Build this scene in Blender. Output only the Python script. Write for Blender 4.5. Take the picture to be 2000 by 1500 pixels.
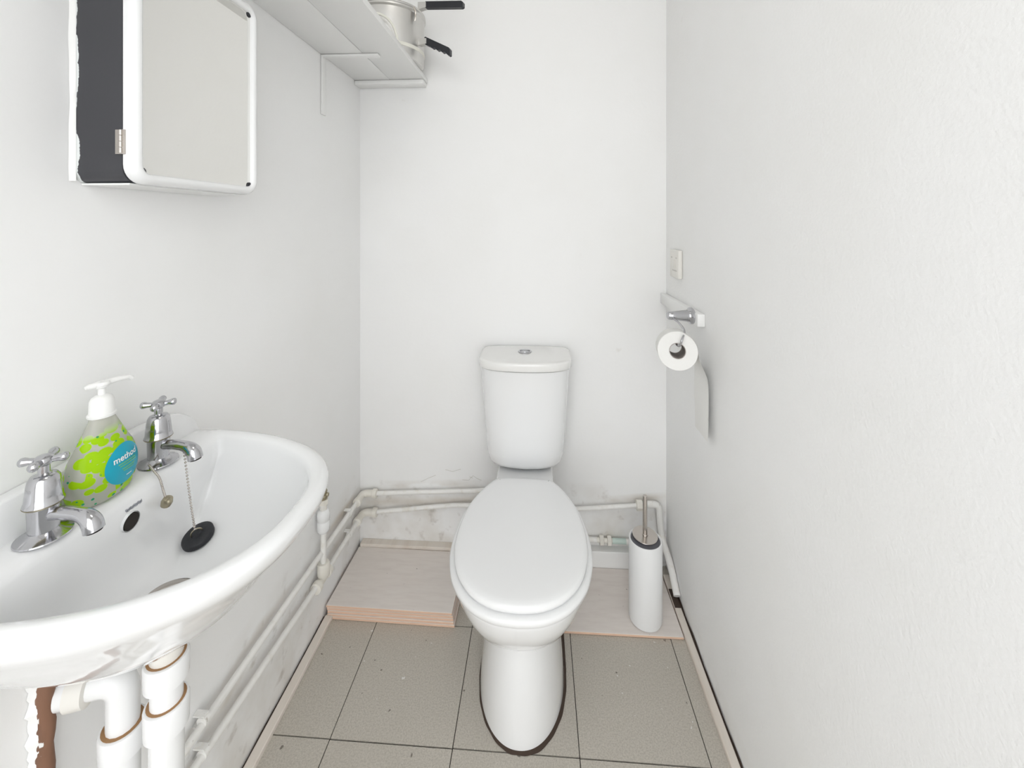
import bpy, bmesh, math, random
from mathutils import Vector, Matrix
random.seed(7)
for o in list(bpy.data.objects): bpy.data.objects.remove(o, do_unlink=True)
S = bpy.context.scene
C = S.collection
PI = math.pi

# ------------------------------------------------------------------ camera, world, lights, exposure
YAW = math.atan(0.061)
cam_d = bpy.data.cameras.new('camera'); cam = bpy.data.objects.new('camera', cam_d); C.objects.link(cam)
cam.location = (0, 0, 1.27); cam.rotation_euler = (PI/2, 0, YAW)
cam_d.sensor_width = 36; cam_d.lens = 820/2000*36; cam_d.shift_y = -0.1575; cam_d.clip_start = 0.01
S.camera = cam
w = bpy.data.worlds.new('world'); S.world = w; w.use_nodes = True
w.node_tree.nodes['Background'].inputs[0].default_value = (0.97, 0.985, 1.0, 1)
w.node_tree.nodes['Background'].inputs[1].default_value = 2.75
S.view_settings.view_transform = 'Standard'; S.view_settings.look = 'None'
S.view_settings.gamma = 1; S.view_settings.use_curve_mapping = False
S.view_settings.exposure = 0.12

# room limits
XL, XR, YB, YF, ZC = -0.685, 0.475, 1.585, -0.32, 2.75

# ------------------------------------------------------------------ helpers
def tag(o, label=None, cat=None, group=None, kind=None):
    if label: o['label'] = label
    if cat: o['category'] = cat
    if group: o['group'] = group
    if kind: o['kind'] = kind
    return o

def thing(name, label, cat, loc=(0, 0, 0), rz=0, group=None):
    o = bpy.data.objects.new(name, None); C.objects.link(o); o.empty_display_size = 0.05
    o.location = loc; o.rotation_euler = (0, 0, rz)
    return tag(o, label, cat, group)

def obj(name, bm, m, parent=None, smooth=True, ang=38):
    bmesh.ops.remove_doubles(bm, verts=bm.verts, dist=1e-6)
    bmesh.ops.recalc_face_normals(bm, faces=bm.faces)
    if smooth:
        a = math.radians(ang)
        for f in bm.faces: f.smooth = True
        for e in bm.edges:
            if len(e.link_faces) == 2 and e.calc_face_angle(0) > a: e.smooth = False
    me = bpy.data.meshes.new(name); bm.to_mesh(me); bm.free()
    for mm in (m if isinstance(m, (list, tuple)) else [m]): me.materials.append(mm)
    o = bpy.data.objects.new(name, me); C.objects.link(o)
    if parent: o.parent = parent
    return o

def struct(name, bm, m, label=None, smooth=False):
    return tag(obj(name, bm, m, None, smooth), label, None, None, 'structure')

def box(bm, x0, x1, y0, y1, z0, z1, bev=0, seg=2):
    b = bmesh.new()
    bmesh.ops.create_cube(b, size=1)
    for v in b.verts:
        v.co = Vector(((x0+x1)/2+v.co.x*(x1-x0), (y0+y1)/2+v.co.y*(y1-y0), (z0+z1)/2+v.co.z*(z1-z0)))
    if bev: bmesh.ops.bevel(b, geom=list(b.edges), offset=bev, segments=seg, affect='EDGES', profile=0.5)
    merge(bm, b)
    return bm

def merge(bm, b, M=None):
    mp = {}
    for v in b.verts: mp[v] = bm.verts.new(M @ v.co if M else v.co)
    for f in b.faces:
        try:
            nf = bm.faces.new([mp[v] for v in f.verts]); nf.material_index = f.material_index
        except ValueError: pass
    b.free()

def loft(bm, rings, cap0=True, cap1=True, closed=True):
    R = [[bm.verts.new(p) for p in r] for r in rings]
    n = len(R[0])
    for a, b in zip(R[:-1], R[1:]):
        for i in range(n if closed else n-1):
            j = (i+1) % n
            bm.faces.new((a[i], a[j], b[j], b[i]))
    if cap0: bm.faces.new(R[0])
    if cap1: bm.faces.new(R[-1])
    return bm

def lathe(bm, prof, center=(0, 0, 0), axis=(0, 0, 1), n=32, sx=1, sy=1, caps=True):
    """prof: list of (radius, height) along axis"""
    q = Vector((0, 0, 1)).rotation_difference(Vector(axis).normalized()); c = Vector(center)
    rings = []
    for r, h in prof:
        r = max(r, 1e-5)
        rings.append([c + q @ Vector((r*sx*math.cos(2*PI*i/n), r*sy*math.sin(2*PI*i/n), h)) for i in range(n)])
    return loft(bm, rings, caps, caps)

def catmull(pts, per=8, closed=False):
    P = [Vector(p) for p in pts]; n = len(P); out = []
    for i in range(n if closed else n-1):
        if closed: a, b, c, d = P[(i-1) % n], P[i], P[(i+1) % n], P[(i+2) % n]
        else: a, b, c, d = P[max(i-1, 0)], P[i], P[i+1], P[min(i+2, n-1)]
        for k in range(per):
            t = k/per
            out.append(0.5*((2*b)+(c-a)*t+(2*a-5*b+4*c-d)*t*t+(3*b-a-3*c+d)*t**3))
    if not closed: out.append(P[-1])
    return out

def tube(bm, pts, r, n=14, caps=True):
    P = [Vector(p) for p in pts]; rs = r if isinstance(r, (list, tuple)) else [r]*len(P)
    T = []
    for i in range(len(P)):
        d = (P[min(i+1, len(P)-1)]-P[max(i-1, 0)]); T.append(d.normalized())
    u = T[0].orthogonal().normalized(); rings = []
    for i, p in enumerate(P):
        if i:
            q = T[i-1].rotation_difference(T[i]); u = q @ u
        u = (u - T[i]*u.dot(T[i])).normalized(); v = T[i].cross(u)
        rings.append([p + (u*math.cos(2*PI*k/n)+v*math.sin(2*PI*k/n))*rs[i] for k in range(n)])
    return loft(bm, rings, caps, caps)

def bend(pts, rad, seg=6):
    """polyline with rounded corners"""
    P = [Vector(p) for p in pts]; out = [P[0]]
    for a, b, c in zip(P[:-2], P[1:-1], P[2:]):
        r = min(rad, (a-b).length*.49, (c-b).length*.49)
        p0 = b+(a-b).normalized()*r; p1 = b+(c-b).normalized()*r
        for k in range(seg+1):
            t = k/seg; out.append(p0*(1-t)**2+b*2*t*(1-t)+p1*t*t)
    out.append(P[-1]); return out

def sphere(bm, c, r, u=12, v=8):
    b = bmesh.new(); bmesh.ops.create_uvsphere(b, u_segments=u, v_segments=v, radius=r); merge(bm, b, Matrix.Translation(c)); return bm

def prism(bm, poly, d):
    """poly: list of 3D pts (flat), extruded by vector d"""
    a = [Vector(p) for p in poly]; d = Vector(d)
    return loft(bm, [a, [p+d for p in a]])

# ------------------------------------------------------------------ materials
def nodes(name):
    m = bpy.data.materials.new(name); m.use_nodes = True
    nt = m.node_tree; return m, nt, nt.nodes['Principled BSDF']

def add_bump(nt, b, scale, strength, dist=0.002, detail=4, coord='Object'):
    tc = nt.nodes.new('ShaderNodeTexCoord'); nz = nt.nodes.new('ShaderNodeTexNoise'); bp = nt.nodes.new('ShaderNodeBump')
    nz.inputs['Scale'].default_value = scale; nz.inputs['Detail'].default_value = detail
    bp.inputs['Strength'].default_value = strength; bp.inputs['Distance'].default_value = dist
    nt.links.new(tc.outputs[coord], nz.inputs['Vector']); nt.links.new(nz.outputs['Fac'], bp.inputs['Height'])
    nt.links.new(bp.outputs['Normal'], b.inputs['Normal'])

def mat(name, col, rough=0.5, metal=0, bump=None, coat=0, spec=0.5):
    m, nt, b = nodes(name)
    b.inputs['Base Color'].default_value = (*col, 1); b.inputs['Roughness'].default_value = rough
    b.inputs['Metallic'].default_value = metal; b.inputs['Coat Weight'].default_value = coat
    b.inputs['Specular IOR Level'].default_value = spec
    if bump: add_bump(nt, b, *bump)
    return m

def mix_chain(nt, base, layers):
    """layers: list of (mask socket, colour); returns colour socket"""
    cur = base
    for mask, col in layers:
        mx = nt.nodes.new('ShaderNodeMix'); mx.data_type = 'RGBA'
        nt.links.new(mask, mx.inputs[0])
        if isinstance(cur, tuple): mx.inputs[6].default_value = (*cur, 1)
        else: nt.links.new(cur, mx.inputs[6])
        mx.inputs[7].default_value = (*col, 1); cur = mx.outputs[2]
    return cur

def noise_mask(nt, scale, lo, hi, detail=4, vec=None, off=0.0, amt=1.0):
    tc = nt.nodes.new('ShaderNodeTexCoord'); mp = nt.nodes.new('ShaderNodeMapping'); mp.inputs['Location'].default_value = (off, off*1.3, off*.7)
    if vec: mp.inputs['Scale'].default_value = vec
    nz = nt.nodes.new('ShaderNodeTexNoise'); nz.inputs['Scale'].default_value = scale; nz.inputs['Detail'].default_value = detail
    mr = nt.nodes.new('ShaderNodeMapRange'); mr.inputs[1].default_value = lo; mr.inputs[2].default_value = hi; mr.inputs[4].default_value = amt
    nt.links.new(tc.outputs['Object'], mp.inputs[0]); nt.links.new(mp.outputs[0], nz.inputs['Vector']); nt.links.new(nz.outputs['Fac'], mr.inputs[0])
    return mr.outputs[0]

def axis_range(nt, axis, a, b):
    tc = nt.nodes.new('ShaderNodeTexCoord'); sp = nt.nodes.new('ShaderNodeSeparateXYZ'); mr = nt.nodes.new('ShaderNodeMapRange')
    mr.inputs[1].default_value = a; mr.inputs[2].default_value = b
    nt.links.new(tc.outputs['Object'], sp.inputs[0]); nt.links.new(sp.outputs[axis], mr.inputs[0])
    return mr.outputs[0]

def mul(nt, a, b):
    n = nt.nodes.new('ShaderNodeMath'); n.operation = 'MULTIPLY'
    for i, s in enumerate((a, b)):
        if isinstance(s, (int, float)): n.inputs[i].default_value = s
        else: nt.links.new(s, n.inputs[i])
    return n.outputs[0]

def line_mask(nt, ax, a, b, r0=-9, r1=9):
    """soft band just above the line z = a + b*axis: where a pipe has trapped dirt"""
    tc = nt.nodes.new('ShaderNodeTexCoord'); sp = nt.nodes.new('ShaderNodeSeparateXYZ'); nt.links.new(tc.outputs['Object'], sp.inputs[0])
    ma = nt.nodes.new('ShaderNodeMath'); ma.operation = 'MULTIPLY_ADD'; ma.inputs[1].default_value = -b
    nt.links.new(sp.outputs[ax], ma.inputs[0]); nt.links.new(sp.outputs[2], ma.inputs[2])
    su = nt.nodes.new('ShaderNodeMath'); su.operation = 'SUBTRACT'; su.inputs[1].default_value = a; nt.links.new(ma.outputs[0], su.inputs[0])
    ab = nt.nodes.new('ShaderNodeMath'); ab.operation = 'ABSOLUTE'; nt.links.new(su.outputs[0], ab.inputs[0])
    mr = nt.nodes.new('ShaderNodeMapRange'); mr.inputs[1].default_value = .022; mr.inputs[2].default_value = .002; nt.links.new(ab.outputs[0], mr.inputs[0])
    return mul(nt, mul(nt, mr.outputs[0], axis_range(nt, ax, r0-.03, r0+.03)), axis_range(nt, ax, r1+.03, r1-.03))

def wall_mat(name, dirt_z, bump_scale, bump_str, lines=()):
    m, nt, b = nodes(name)
    low = axis_range(nt, 2, dirt_z+.03, dirt_z-.05)            # band of splashed dirt at pipe height
    L = [(noise_mask(nt, 3.0, .45, .75, 5, off=2, amt=.35), (.86, .855, .825)),
         (mul(nt, low, noise_mask(nt, 7, .42, .72, 6, off=1, amt=.55)), (.60, .55, .47)),
         (mul(nt, low, noise_mask(nt, 26, .60, .74, 5, off=5, amt=.42)), (.34, .29, .23)),
         *[(mul(nt, line_mask(nt, *ln_), noise_mask(nt, 9, .42, .68, 5, off=3+ln_[1]*9, amt=.62, vec=(.5, .5, 1.5))), (.52, .44, .34)) for ln_ in lines],
         (noise_mask(nt, 15, .74, .80, 6, off=9, amt=.22), (.62, .57, .5))]
    nt.links.new(mix_chain(nt, (.92, .92, .913), L), b.inputs['Base Color'])
    b.inputs['Roughness'].default_value = .55
    add_bump(nt, b, bump_scale, bump_str, .0015, 6)
    return m

M = {}
M['wall_l'] = wall_mat('painted_plaster_left', .30, 55, .28, [(1, .318-.018+.012, -.0441), (1, .168+.12+.012, -.096)])
M['wall_b'] = wall_mat('painted_plaster_back', .27, 60, .25, [(0, .290, .058, -.64, -.05), (0, .231, .06, -.64, -.2), (0, .207, .1, .10, .47)])
M['wall_r'] = wall_mat('roller_painted_plaster', .04, 170, .55)
M['ceil'] = mat('ceiling_paint', (.90, .90, .89), .7)
M['gloss'] = mat('white_gloss_paint', (.89, .89, .875), .35, bump=(40, .15))
M['ceramic'] = mat('glazed_ceramic', (.87, .875, .875), .07, coat=.5)
M['ceramic_w'] = mat('glazed_ceramic_warm', (.87, .865, .845), .09, coat=.5)
M['plastic'] = mat('white_plastic', (.88, .885, .885), .25)
M['plastic_old'] = mat('aged_white_plastic', (.82, .80, .75), .35)
M['chrome'] = mat('chrome', (.52, .52, .54), .12, 1, bump=(120, .05))
M['steel'] = mat('brushed_steel', (.56, .52, .48), .27, 1)
M['alu'] = mat('aluminium', (.66, .65, .63), .33, 1, bump=(60, .06))
M['black'] = mat('black_plastic', (.012, .013, .018), .35)
M['dark'] = mat('dark_recess', (.02, .015, .012), .8)
M['rubber'] = mat('black_rubber', (.015, .016, .02), .5, bump=(150, .4))
M['greyplastic'] = mat('grey_rubber_liner', (.09, .09, .105), .4)
M['paper'] = mat('tissue_paper', (.86, .855, .83), .95, bump=(200, .3))
M['card'] = mat('grey_cardboard', (.44, .40, .37), .9)
M['mirror'] = mat('mirror_glass', (.83, .825, .80), .015, 1)
M['brass'] = mat('worn_brass', (.42, .38, .28), .35, 1, bump=(140, .4))
M['cream'] = mat('cream_cord', (.83, .82, .74), .5)

# vinyl floor tile
m, nt, b = nodes('grey_vinyl_tile'); M['vinyl'] = m
oi = nt.nodes.new('ShaderNodeObjectInfo'); mr = nt.nodes.new('ShaderNodeMapRange'); mr.inputs[3].default_value = 0; mr.inputs[4].default_value = .35
nt.links.new(oi.outputs['Random'], mr.inputs[0])
L = [(mr.outputs[0], (.56, .525, .46)),
     (noise_mask(nt, 260, .42, .62, 2, off=1, amt=.5), (.36, .33, .28)),
     (noise_mask(nt, 340, .52, .66, 2, off=4, amt=.4), (.66, .62, .56)),
     (noise_mask(nt, 5, .5, .8, 5, off=3, amt=.3), (.42, .38, .32)),
     (noise_mask(nt, 55, .735, .75, 2, off=8, amt=.9), (.75, .74, .72)),
     (noise_mask(nt, 32, .735, .75, 2, off=12, amt=.8), (.12, .10, .08))]
nt.links.new(mix_chain(nt, (.52, .485, .425), L), b.inputs['Base Color']); b.inputs['Roughness'].default_value = .5
add_bump(nt, b, 300, .15, .0005)

# ceramic tile glaze, terracotta body
m, nt, b = nodes('tile_glaze'); M['glaze'] = m
L = [(noise_mask(nt, 60, .4, .7, 4, vec=(.25, 1.6, 1), amt=.5), (.70, .63, .585)),
     (noise_mask(nt, 4, .4, .75, 5, off=3, amt=.4), (.82, .785, .75)),
     (noise_mask(nt, 60, .76, .78, 2, off=7, amt=.8), (.18, .15, .12))]
nt.links.new(mix_chain(nt, (.80, .74, .69), L), b.inputs['Base Color']); b.inputs['Roughness'].default_value = .4
M['terra'] = mat('terracotta_body', (.76, .53, .39), .85, bump=(90, .3))

# pale wood trim
m, nt, b = nodes('pale_wood_trim'); M['trim'] = m
L = [(noise_mask(nt, 30, .45, .7, 4, vec=(1, .08, 1), amt=.5), (.62, .53, .44)),
     (noise_mask(nt, 14, .66, .74, 3, off=6, amt=.55), (.40, .30, .22))]
nt.links.new(mix_chain(nt, (.76, .70, .63), L), b.inputs['Base Color']); b.inputs['Roughness'].default_value = .5
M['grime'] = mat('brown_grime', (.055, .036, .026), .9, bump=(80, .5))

# old painted pipe
m, nt, b = nodes('painted_pipe'); M['pipe'] = m
L = [(noise_mask(nt, 40, .55, .75, 4, off=2, amt=.45), (.68, .63, .52)), (noise_mask(nt, 70, .70, .76, 3, off=5, amt=.6), (.35, .29, .22))]
nt.links.new(mix_chain(nt, (.88, .87, .84), L), b.inputs['Base Color']); b.inputs['Roughness'].default_value = .4
M['fitting'] = mat('yellowed_fitting', (.83, .80, .73), .45, bump=(80, .15))
M['verdigris'] = mat('pale_green_paint', (.60, .72, .66), .5)
M['stain'] = mat('brown_water_stain', (.36, .20, .09), .7)

# brown pipe with flaked white paint
m, nt, b = nodes('rust_brown_paint'); M['rust'] = m
L = [(noise_mask(nt, 35, .45, .7, 5, vec=(1, 1, .3), amt=.7), (.10, .05, .03)), (noise_mask(nt, 60, .68, .70, 4, off=3), (.80, .80, .78))]
nt.links.new(mix_chain(nt, (.22, .11, .065), L), b.inputs['Base Color']); b.inputs['Roughness'].default_value = .6

# black cabinet side, ragged white wall paint along its wall edge
m, nt, b = nodes('black_board_paint_edge'); M['blackboard'] = m
tc = nt.nodes.new('ShaderNodeTexCoord'); sp = nt.nodes.new('ShaderNodeSeparateXYZ'); nt.links.new(tc.outputs['Object'], sp.inputs[0])
nz = nt.nodes.new('ShaderNodeTexNoise'); nz.inputs['Scale'].default_value = 16; nz.inputs['Detail'].default_value = 6; nz.inputs['Roughness'].default_value = .65
mp = nt.nodes.new('ShaderNodeMapping'); mp.inputs['Scale'].default_value = (.6, 1, 1.0); mp.inputs['Location'].default_value = (0, 0, .31)
nt.links.new(tc.outputs['Object'], mp.inputs[0]); nt.links.new(mp.outputs[0], nz.inputs['Vector'])
ad = nt.nodes.new('ShaderNodeMath'); ad.operation = 'MULTIPLY_ADD'; ad.inputs[1].default_value = -.024
nt.links.new(nz.outputs['Fac'], ad.inputs[0]); nt.links.new(sp.outputs[0], ad.inputs[2])
mr = nt.nodes.new('ShaderNodeMapRange'); mr.inputs[1].default_value = XL-.0052; mr.inputs[2].default_value = XL-.0046; mr.inputs[3].default_value = 1; mr.inputs[4].default_value = 0
nt.links.new(ad.outputs[0], mr.inputs[0])
L = [(noise_mask(nt, 90, .735, .75, 4, vec=(.3, 1, 1), off=4, amt=.6), (.5, .5, .48)), (mr.outputs[0], (.80, .83, .82))]
nt.links.new(mix_chain(nt, (.045, .045, .052), L), b.inputs['Base Color']); b.inputs['Roughness'].default_value = .42

# soap bottle print
m, nt, b = nodes('printed_clear_bottle'); M['bottle'] = m
tc = nt.nodes.new('ShaderNodeTexCoord'); mp = nt.nodes.new('ShaderNodeMapping'); mp.inputs['Scale'].default_value = (1, .75, 1.15)
vo = nt.nodes.new('ShaderNodeTexVoronoi'); vo.inputs['Scale'].default_value = 76
nt.links.new(tc.outputs['Object'], mp.inputs[0]); nt.links.new(mp.outputs[0], vo.inputs['Vector'])
g = nt.nodes.new('ShaderNodeMapRange'); g.inputs[1].default_value = .60; g.inputs[2].default_value = .57; nt.links.new(vo.outputs['Distance'], g.inputs[0])
vs = nt.nodes.new('ShaderNodeSeparateColor'); nt.links.new(vo.outputs['Color'], vs.inputs[0])
gs = nt.nodes.new('ShaderNodeMath'); gs.operation = 'LESS_THAN'; gs.inputs[1].default_value = .86; nt.links.new(vs.outputs[0], gs.inputs[0])
up = axis_range(nt, 2, .104, .092)
gm = mul(nt, mul(nt, g.outputs[0], gs.outputs[0]), up)
vo2 = nt.nodes.new('ShaderNodeTexVoronoi'); vo2.inputs['Scale'].default_value = 95; nt.links.new(tc.outputs['Object'], vo2.inputs['Vector'])
g2 = nt.nodes.new('ShaderNodeMapRange'); g2.inputs[1].default_value = .20; g2.inputs[2].default_value = .17; nt.links.new(vo2.outputs['Distance'], g2.inputs[0])
gm2 = mul(nt, g2.outputs[0], up)
col = mix_chain(nt, (.80, .79, .72), [(gm, (.34, .60, .008)), (gm2, (.02, .30, .13))])
nt.links.new(col, b.inputs['Base Color']); b.inputs['Roughness'].default_value = .08
mx = nt.nodes.new('ShaderNodeMath'); mx.operation = 'MAXIMUM'; nt.links.new(gm, mx.inputs[0]); nt.links.new(gm2, mx.inputs[1])
iv = nt.nodes.new('ShaderNodeMapRange'); iv.inputs[3].default_value = .5; iv.inputs[4].default_value = 0; nt.links.new(mx.outputs[0], iv.inputs[0])
nt.links.new(iv.outputs[0], b.inputs['Transmission Weight']); b.inputs['IOR'].default_value = 1.2
M['teal'] = mat('teal_label', (.0, .36, .50), .3)
M['clearcap'] = mat('frosted_cap', (.86, .86, .84), .3)
M['print_white'] = mat('print_white', (.85, .88, .88), .5)
M['print_green'] = mat('print_green', (.20, .52, .12), .5)
M['print_grey'] = mat('print_grey', (.30, .31, .35), .5)
M['print_faint'] = mat('print_faint', (.58, .56, .52), .5)
M['hallfloor'] = mat('hall_carpet', (.16, .13, .11), .9, bump=(80, .4))
m, nt, b = nodes('fill_lamp_glow'); M['lamp'] = m  # glow of the added fill lamp
b.inputs['Base Color'].default_value = (.9, .9, .88, 1); b.inputs['Emission Color'].default_value = (1, .97, .92, 1); b.inputs['Emission Strength'].default_value = 6

# ------------------------------------------------------------------ room shell
fl = struct('floor', box(bmesh.new(), XL-.12, XR+.12, YF-.1, YB+.12, -.06, -.003), M['dark'], 'floor of square grey speckled vinyl tiles')
tile_me = None
for iy in range(-5, 4):
    for ix in range(-1, 4):
        x0 = -.51+.305*ix; y0 = 1.003+.305*(iy-1)
        xa, xb = max(x0, XL), min(x0+.305, XR); ya, yb = max(y0, YF), min(y0+.305, YB)
        if xb-xa < .01 or yb-ya < .01: continue
        gx = .0011; gy = .0011
        gyf = .0022 if abs(ya-1.003) < .01 or abs(ya-1.308) < .01 else gy
        bm = box(bmesh.new(), xa+gx, xb-gx, ya+gyf, yb-gy, -.003, random.uniform(-.0004, .0004))
        t = obj('vinyl_tile', bm, M['vinyl'], fl, False)
        t.rotation_euler.z = 0
struct('wall_left', box(bmesh.new(), XL-.12, XL, YF-.1, YB+.12, -.06, ZC), M['wall_l'], 'white painted plaster wall behind the wash basin')
struct('wall_right', box(bmesh.new(), XR, XR+.12, YF-.1, YB+.12, -.06, ZC), M['wall_r'], 'white roller-textured wall with the toilet roll')
struct('wall_back', box(bmesh.new(), XL, XR, YB, YB+.12, -.06, ZC), M['wall_b'], 'white painted wall behind the toilet')
struct('ceiling', box(bmesh.new(), XL-.12, XR+.12, YF-.1, YB+.12, ZC, ZC+.1), M['ceil'], 'white painted ceiling')
bm = bmesh.new()   # wall with the open doorway the camera stands in
box(bm, XL, -.60, YF-.1, YF, -.06, ZC); box(bm, .43, XR, YF-.1, YF, -.06, ZC); box(bm, -.60, .43, YF-.1, YF, 2.25, ZC)
struct('wall_front', bm, M['ceil'], 'white wall around the open doorway')
struct('floor_hall', box(bmesh.new(), -1.6, 1.5, -2.4, YF-.1, -.06, -.003), M['hallfloor'], 'dark carpet outside the doorway')

# floor beading and skirting
def beading(name, x0, x1, y0, y1, label, tilt=0):
    bm = bmesh.new(); n = 14
    sec = [(0, 0), (1, 0), (1, .8), (.9, 1), (.1, 1), (0, .8)]
    rings = []
    for i in range(n+1):
        y = y0+(y1-y0)*i/n; j = random.uniform(-.0008, .0008)
        rings.append([(x0+(x1-x0)*a+j, y, .0004+.013*c) for a, c in sec])
    loft(bm, rings); return struct(name, bm, M['trim'], label, True)
beading('trim_1', XL+.006, XL+.030, YF, 1.306, 'pale wooden floor beading along the basin wall')
beading('trim_2', XR-.028, XR-.007, YF, 1.53, 'pale wooden floor beading along the toilet roll wall')
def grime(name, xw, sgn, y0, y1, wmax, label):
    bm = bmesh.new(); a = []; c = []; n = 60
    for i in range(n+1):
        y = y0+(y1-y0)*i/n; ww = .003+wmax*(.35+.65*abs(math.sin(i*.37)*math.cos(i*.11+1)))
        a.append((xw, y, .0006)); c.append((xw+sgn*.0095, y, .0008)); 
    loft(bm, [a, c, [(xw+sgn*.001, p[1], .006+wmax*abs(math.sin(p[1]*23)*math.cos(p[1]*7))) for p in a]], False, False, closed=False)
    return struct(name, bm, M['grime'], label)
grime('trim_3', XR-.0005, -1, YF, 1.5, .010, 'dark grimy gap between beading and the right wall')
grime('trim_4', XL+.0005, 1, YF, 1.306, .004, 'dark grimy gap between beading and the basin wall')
struct('baseboard_back', box(bmesh.new(), .055, XR-.035, YB-.032, YB, .0, .066, .002), M['gloss'], 'short white skirting board behind the toilet brush')
bm = box(bmesh.new(), XL+.012, -.12, YB-.03, YB, 0, .052, .002)
struct('trim_5', bm, M['trim'], 'pale batten on the floor behind the tile stack')
bm = box(bmesh.new(), XR-.027, XR-.008, 1.40, 1.47, .0134, .0145)
struct('trim_6', bm, M['grime'], 'dark bare patch at the end of the right beading')

# ------------------------------------------------------------------ toilet
TX = -.0435
toilet = thing('toilet', 'white close-coupled ceramic toilet with its lid closed', 'toilet', (TX, 1.2, 0))
def off(pts, dy=1.2): return [(p[0], p[1]-dy, p[2]) for p in pts]
half = [(0, .900), (.055, .907), (.108, .935), (.150, .987), (.172, 1.052), (.1775, 1.112), (.173, 1.18), (.160, 1.245), (.134, 1.308), (.105, 1.355), (.085, 1.374)]
def egg(n=10):
    r = catmull([(x, y, 0) for x, y in half], n)
    r = r + [Vector((.04, 1.377, 0))]
    left = [Vector((-p.x, p.y, 0)) for p in reversed(r) if p.x > 1e-4]
    return r + [Vector((0, 1.3775, 0))] + left
EGG = egg()
def egg_ring(s, z, dx=0, grow=0):
    out = []
    n = len(EGG)
    for i, p in enumerate(EGG):
        d = (EGG[(i+1) % n]-EGG[i-1]); nrm = Vector((d.y, -d.x, 0)).normalized()
        q = Vector((p.x*s, 1.14+(p.y-1.14)*s, 0))+nrm*grow
        out.append((q.x, q.y, z))
    return out
def pan_ring(wd, yf, yb, z, n=len(EGG), nf=2.2, nb=4.5, ym=None):
    ym = ym if ym else (yf+.17)
    out = []
    for i in range(n):
        th = -PI/2+2*PI*i/n
        c, s = math.cos(th), math.sin(th); e = nf if s < 0 else nb
        x = wd*math.copysign(abs(c)**(2/e), c)
        y = ym+(ym-yf)*math.copysign(abs(s)**(2/e), s) if s < 0 else ym+(yb-ym)*abs(s)**(2/e)
        out.append((x, y, z))
    return out
def blend(A, B, t): return [tuple(a[k]*(1-t)+b_[k]*t for k in range(3)) for a, b_ in zip(A, B)]
# pan: pedestal rings then bowl rings
rings = [pan_ring(.117, 1.004, 1.46, 0, nf=2.12, ym=1.2), pan_ring(.117, 1.004, 1.46, .012, nf=2.12, ym=1.2), pan_ring(.112, 1.007, 1.46, .07, nf=2.12, ym=1.2),
         pan_ring(.103, 1.013, 1.45, .15, nf=2.12, ym=1.2), pan_ring(.095, 1.023, 1.44, .21, nf=2.1, ym=1.18), pan_ring(.0925, 1.026, 1.44, .236, nf=2.2, ym=1.18)]
top = egg_ring(.985, .40)
def bowl_ring(s, yf, z):
    out = []
    for p in EGG:
        y = 1.16+(p.y-1.16)*((1.16-yf)/(1.16-.90)) if p.y < 1.16 else p.y
        out.append((p.x*s, y, z))
    return out
for s, yf, z in [(.535, 1.018, .240), (.60, 1.003, .252), (.70, .974, .275), (.80, .947, .303), (.88, .926, .333), (.94, .911, .362), (.975, .903, .388), (.985, .901, .400), (.975, .903, .404)]:
    rings.append(bowl_ring(s, yf, z))
bm = bmesh.new(); loft(bm, [off(r) for r in rings])
box(bm, -.096, .096, 1.33-1.2, 1.50-1.2, .30, .414, .010, 3)
obj('pan', bm, M['ceramic'], toilet, ang=50)
bm = bmesh.new()
loft(bm, [off(egg_ring(1, .400, grow=.000)), off(egg_ring(1, .404, grow=.0065)), off(egg_ring(1, .414, grow=.007)), off(egg_ring(1, .419, grow=.004)), off(egg_ring(1, .420, grow=-.004))])
obj('seat', bm, M['plastic'], toilet, ang=60)
bm = bmesh.new()
LS = .976
lr = [off(egg_ring(LS, z_, grow=g_)) for z_, g_ in [(.4215, -.005), (.4240, -.0005), (.4310, 0), (.4360, -.002), (.4392, -.006)]]+[off(egg_ring(.90, .4410)), off(egg_ring(.78, .4418)), off(egg_ring(.5, .4424)), off(egg_ring(.2, .4427))]
loft(bm, lr); obj('lid', bm, M['plastic'], toilet, ang=60)
# cistern
def cis_ring(wd, yf, z, yb=YB-.004, n=72, ef=3.4, bow=.022):
    out = []
    ym = (yf+yb)/2
    for i in range(n):
        th = 2*PI*i/n; c, s = math.cos(th), math.sin(th)
        x = wd*math.copysign(abs(c)**(2/5), c); e = ef if s < 0 else 9
        y = ym+(yb-yf)/2*math.copysign(abs(s)**(2/e), s)
        if s < 0: y += bow*(x/wd)**2*abs(s)
        out.append((x, y, z))
    return off(out)
bm = bmesh.new()
loft(bm, [cis_ring(.092, 1.465, .418), cis_ring(.108, 1.445, .421), cis_ring(.119, 1.431, .430), cis_ring(.128, 1.420, .447), cis_ring(.134, 1.413, .475), cis_ring(.141, 1.405, .57), cis_ring(.148, 1.398, .68), cis_ring(.1525, 1.392, .75), cis_ring(.1535, 1.390, .7725)])
obj('cistern', bm, M['ceramic'], toilet, ang=60)
bm = bmesh.new()
loft(bm, [cis_ring(.1525, 1.386, .7768), cis_ring(.158, 1.379, .7778), cis_ring(.1600, 1.377, .781), cis_ring(.1605, 1.376, .800), cis_ring(.1595, 1.377, .8040), cis_ring(.157, 1.380, .8062), cis_ring(.150, 1.387, .8068), cis_ring(.11, 1.42, .8069)])
obj('cistern_lid', bm, M['ceramic_w'], toilet, ang=60)
bm = bmesh.new()
lathe(bm, [(.024, 0), (.0245, .003), (.021, .0045), (.0185, .0032), (.0175, .0032), (.017, .0052), (.004, .0058), (0, .0058)], (-.002, 1.505-1.2, .807), n=36)
fb = obj('flush_button', bm, M['chrome'], toilet); fb['label'] = 'chrome round flush button'
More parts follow.
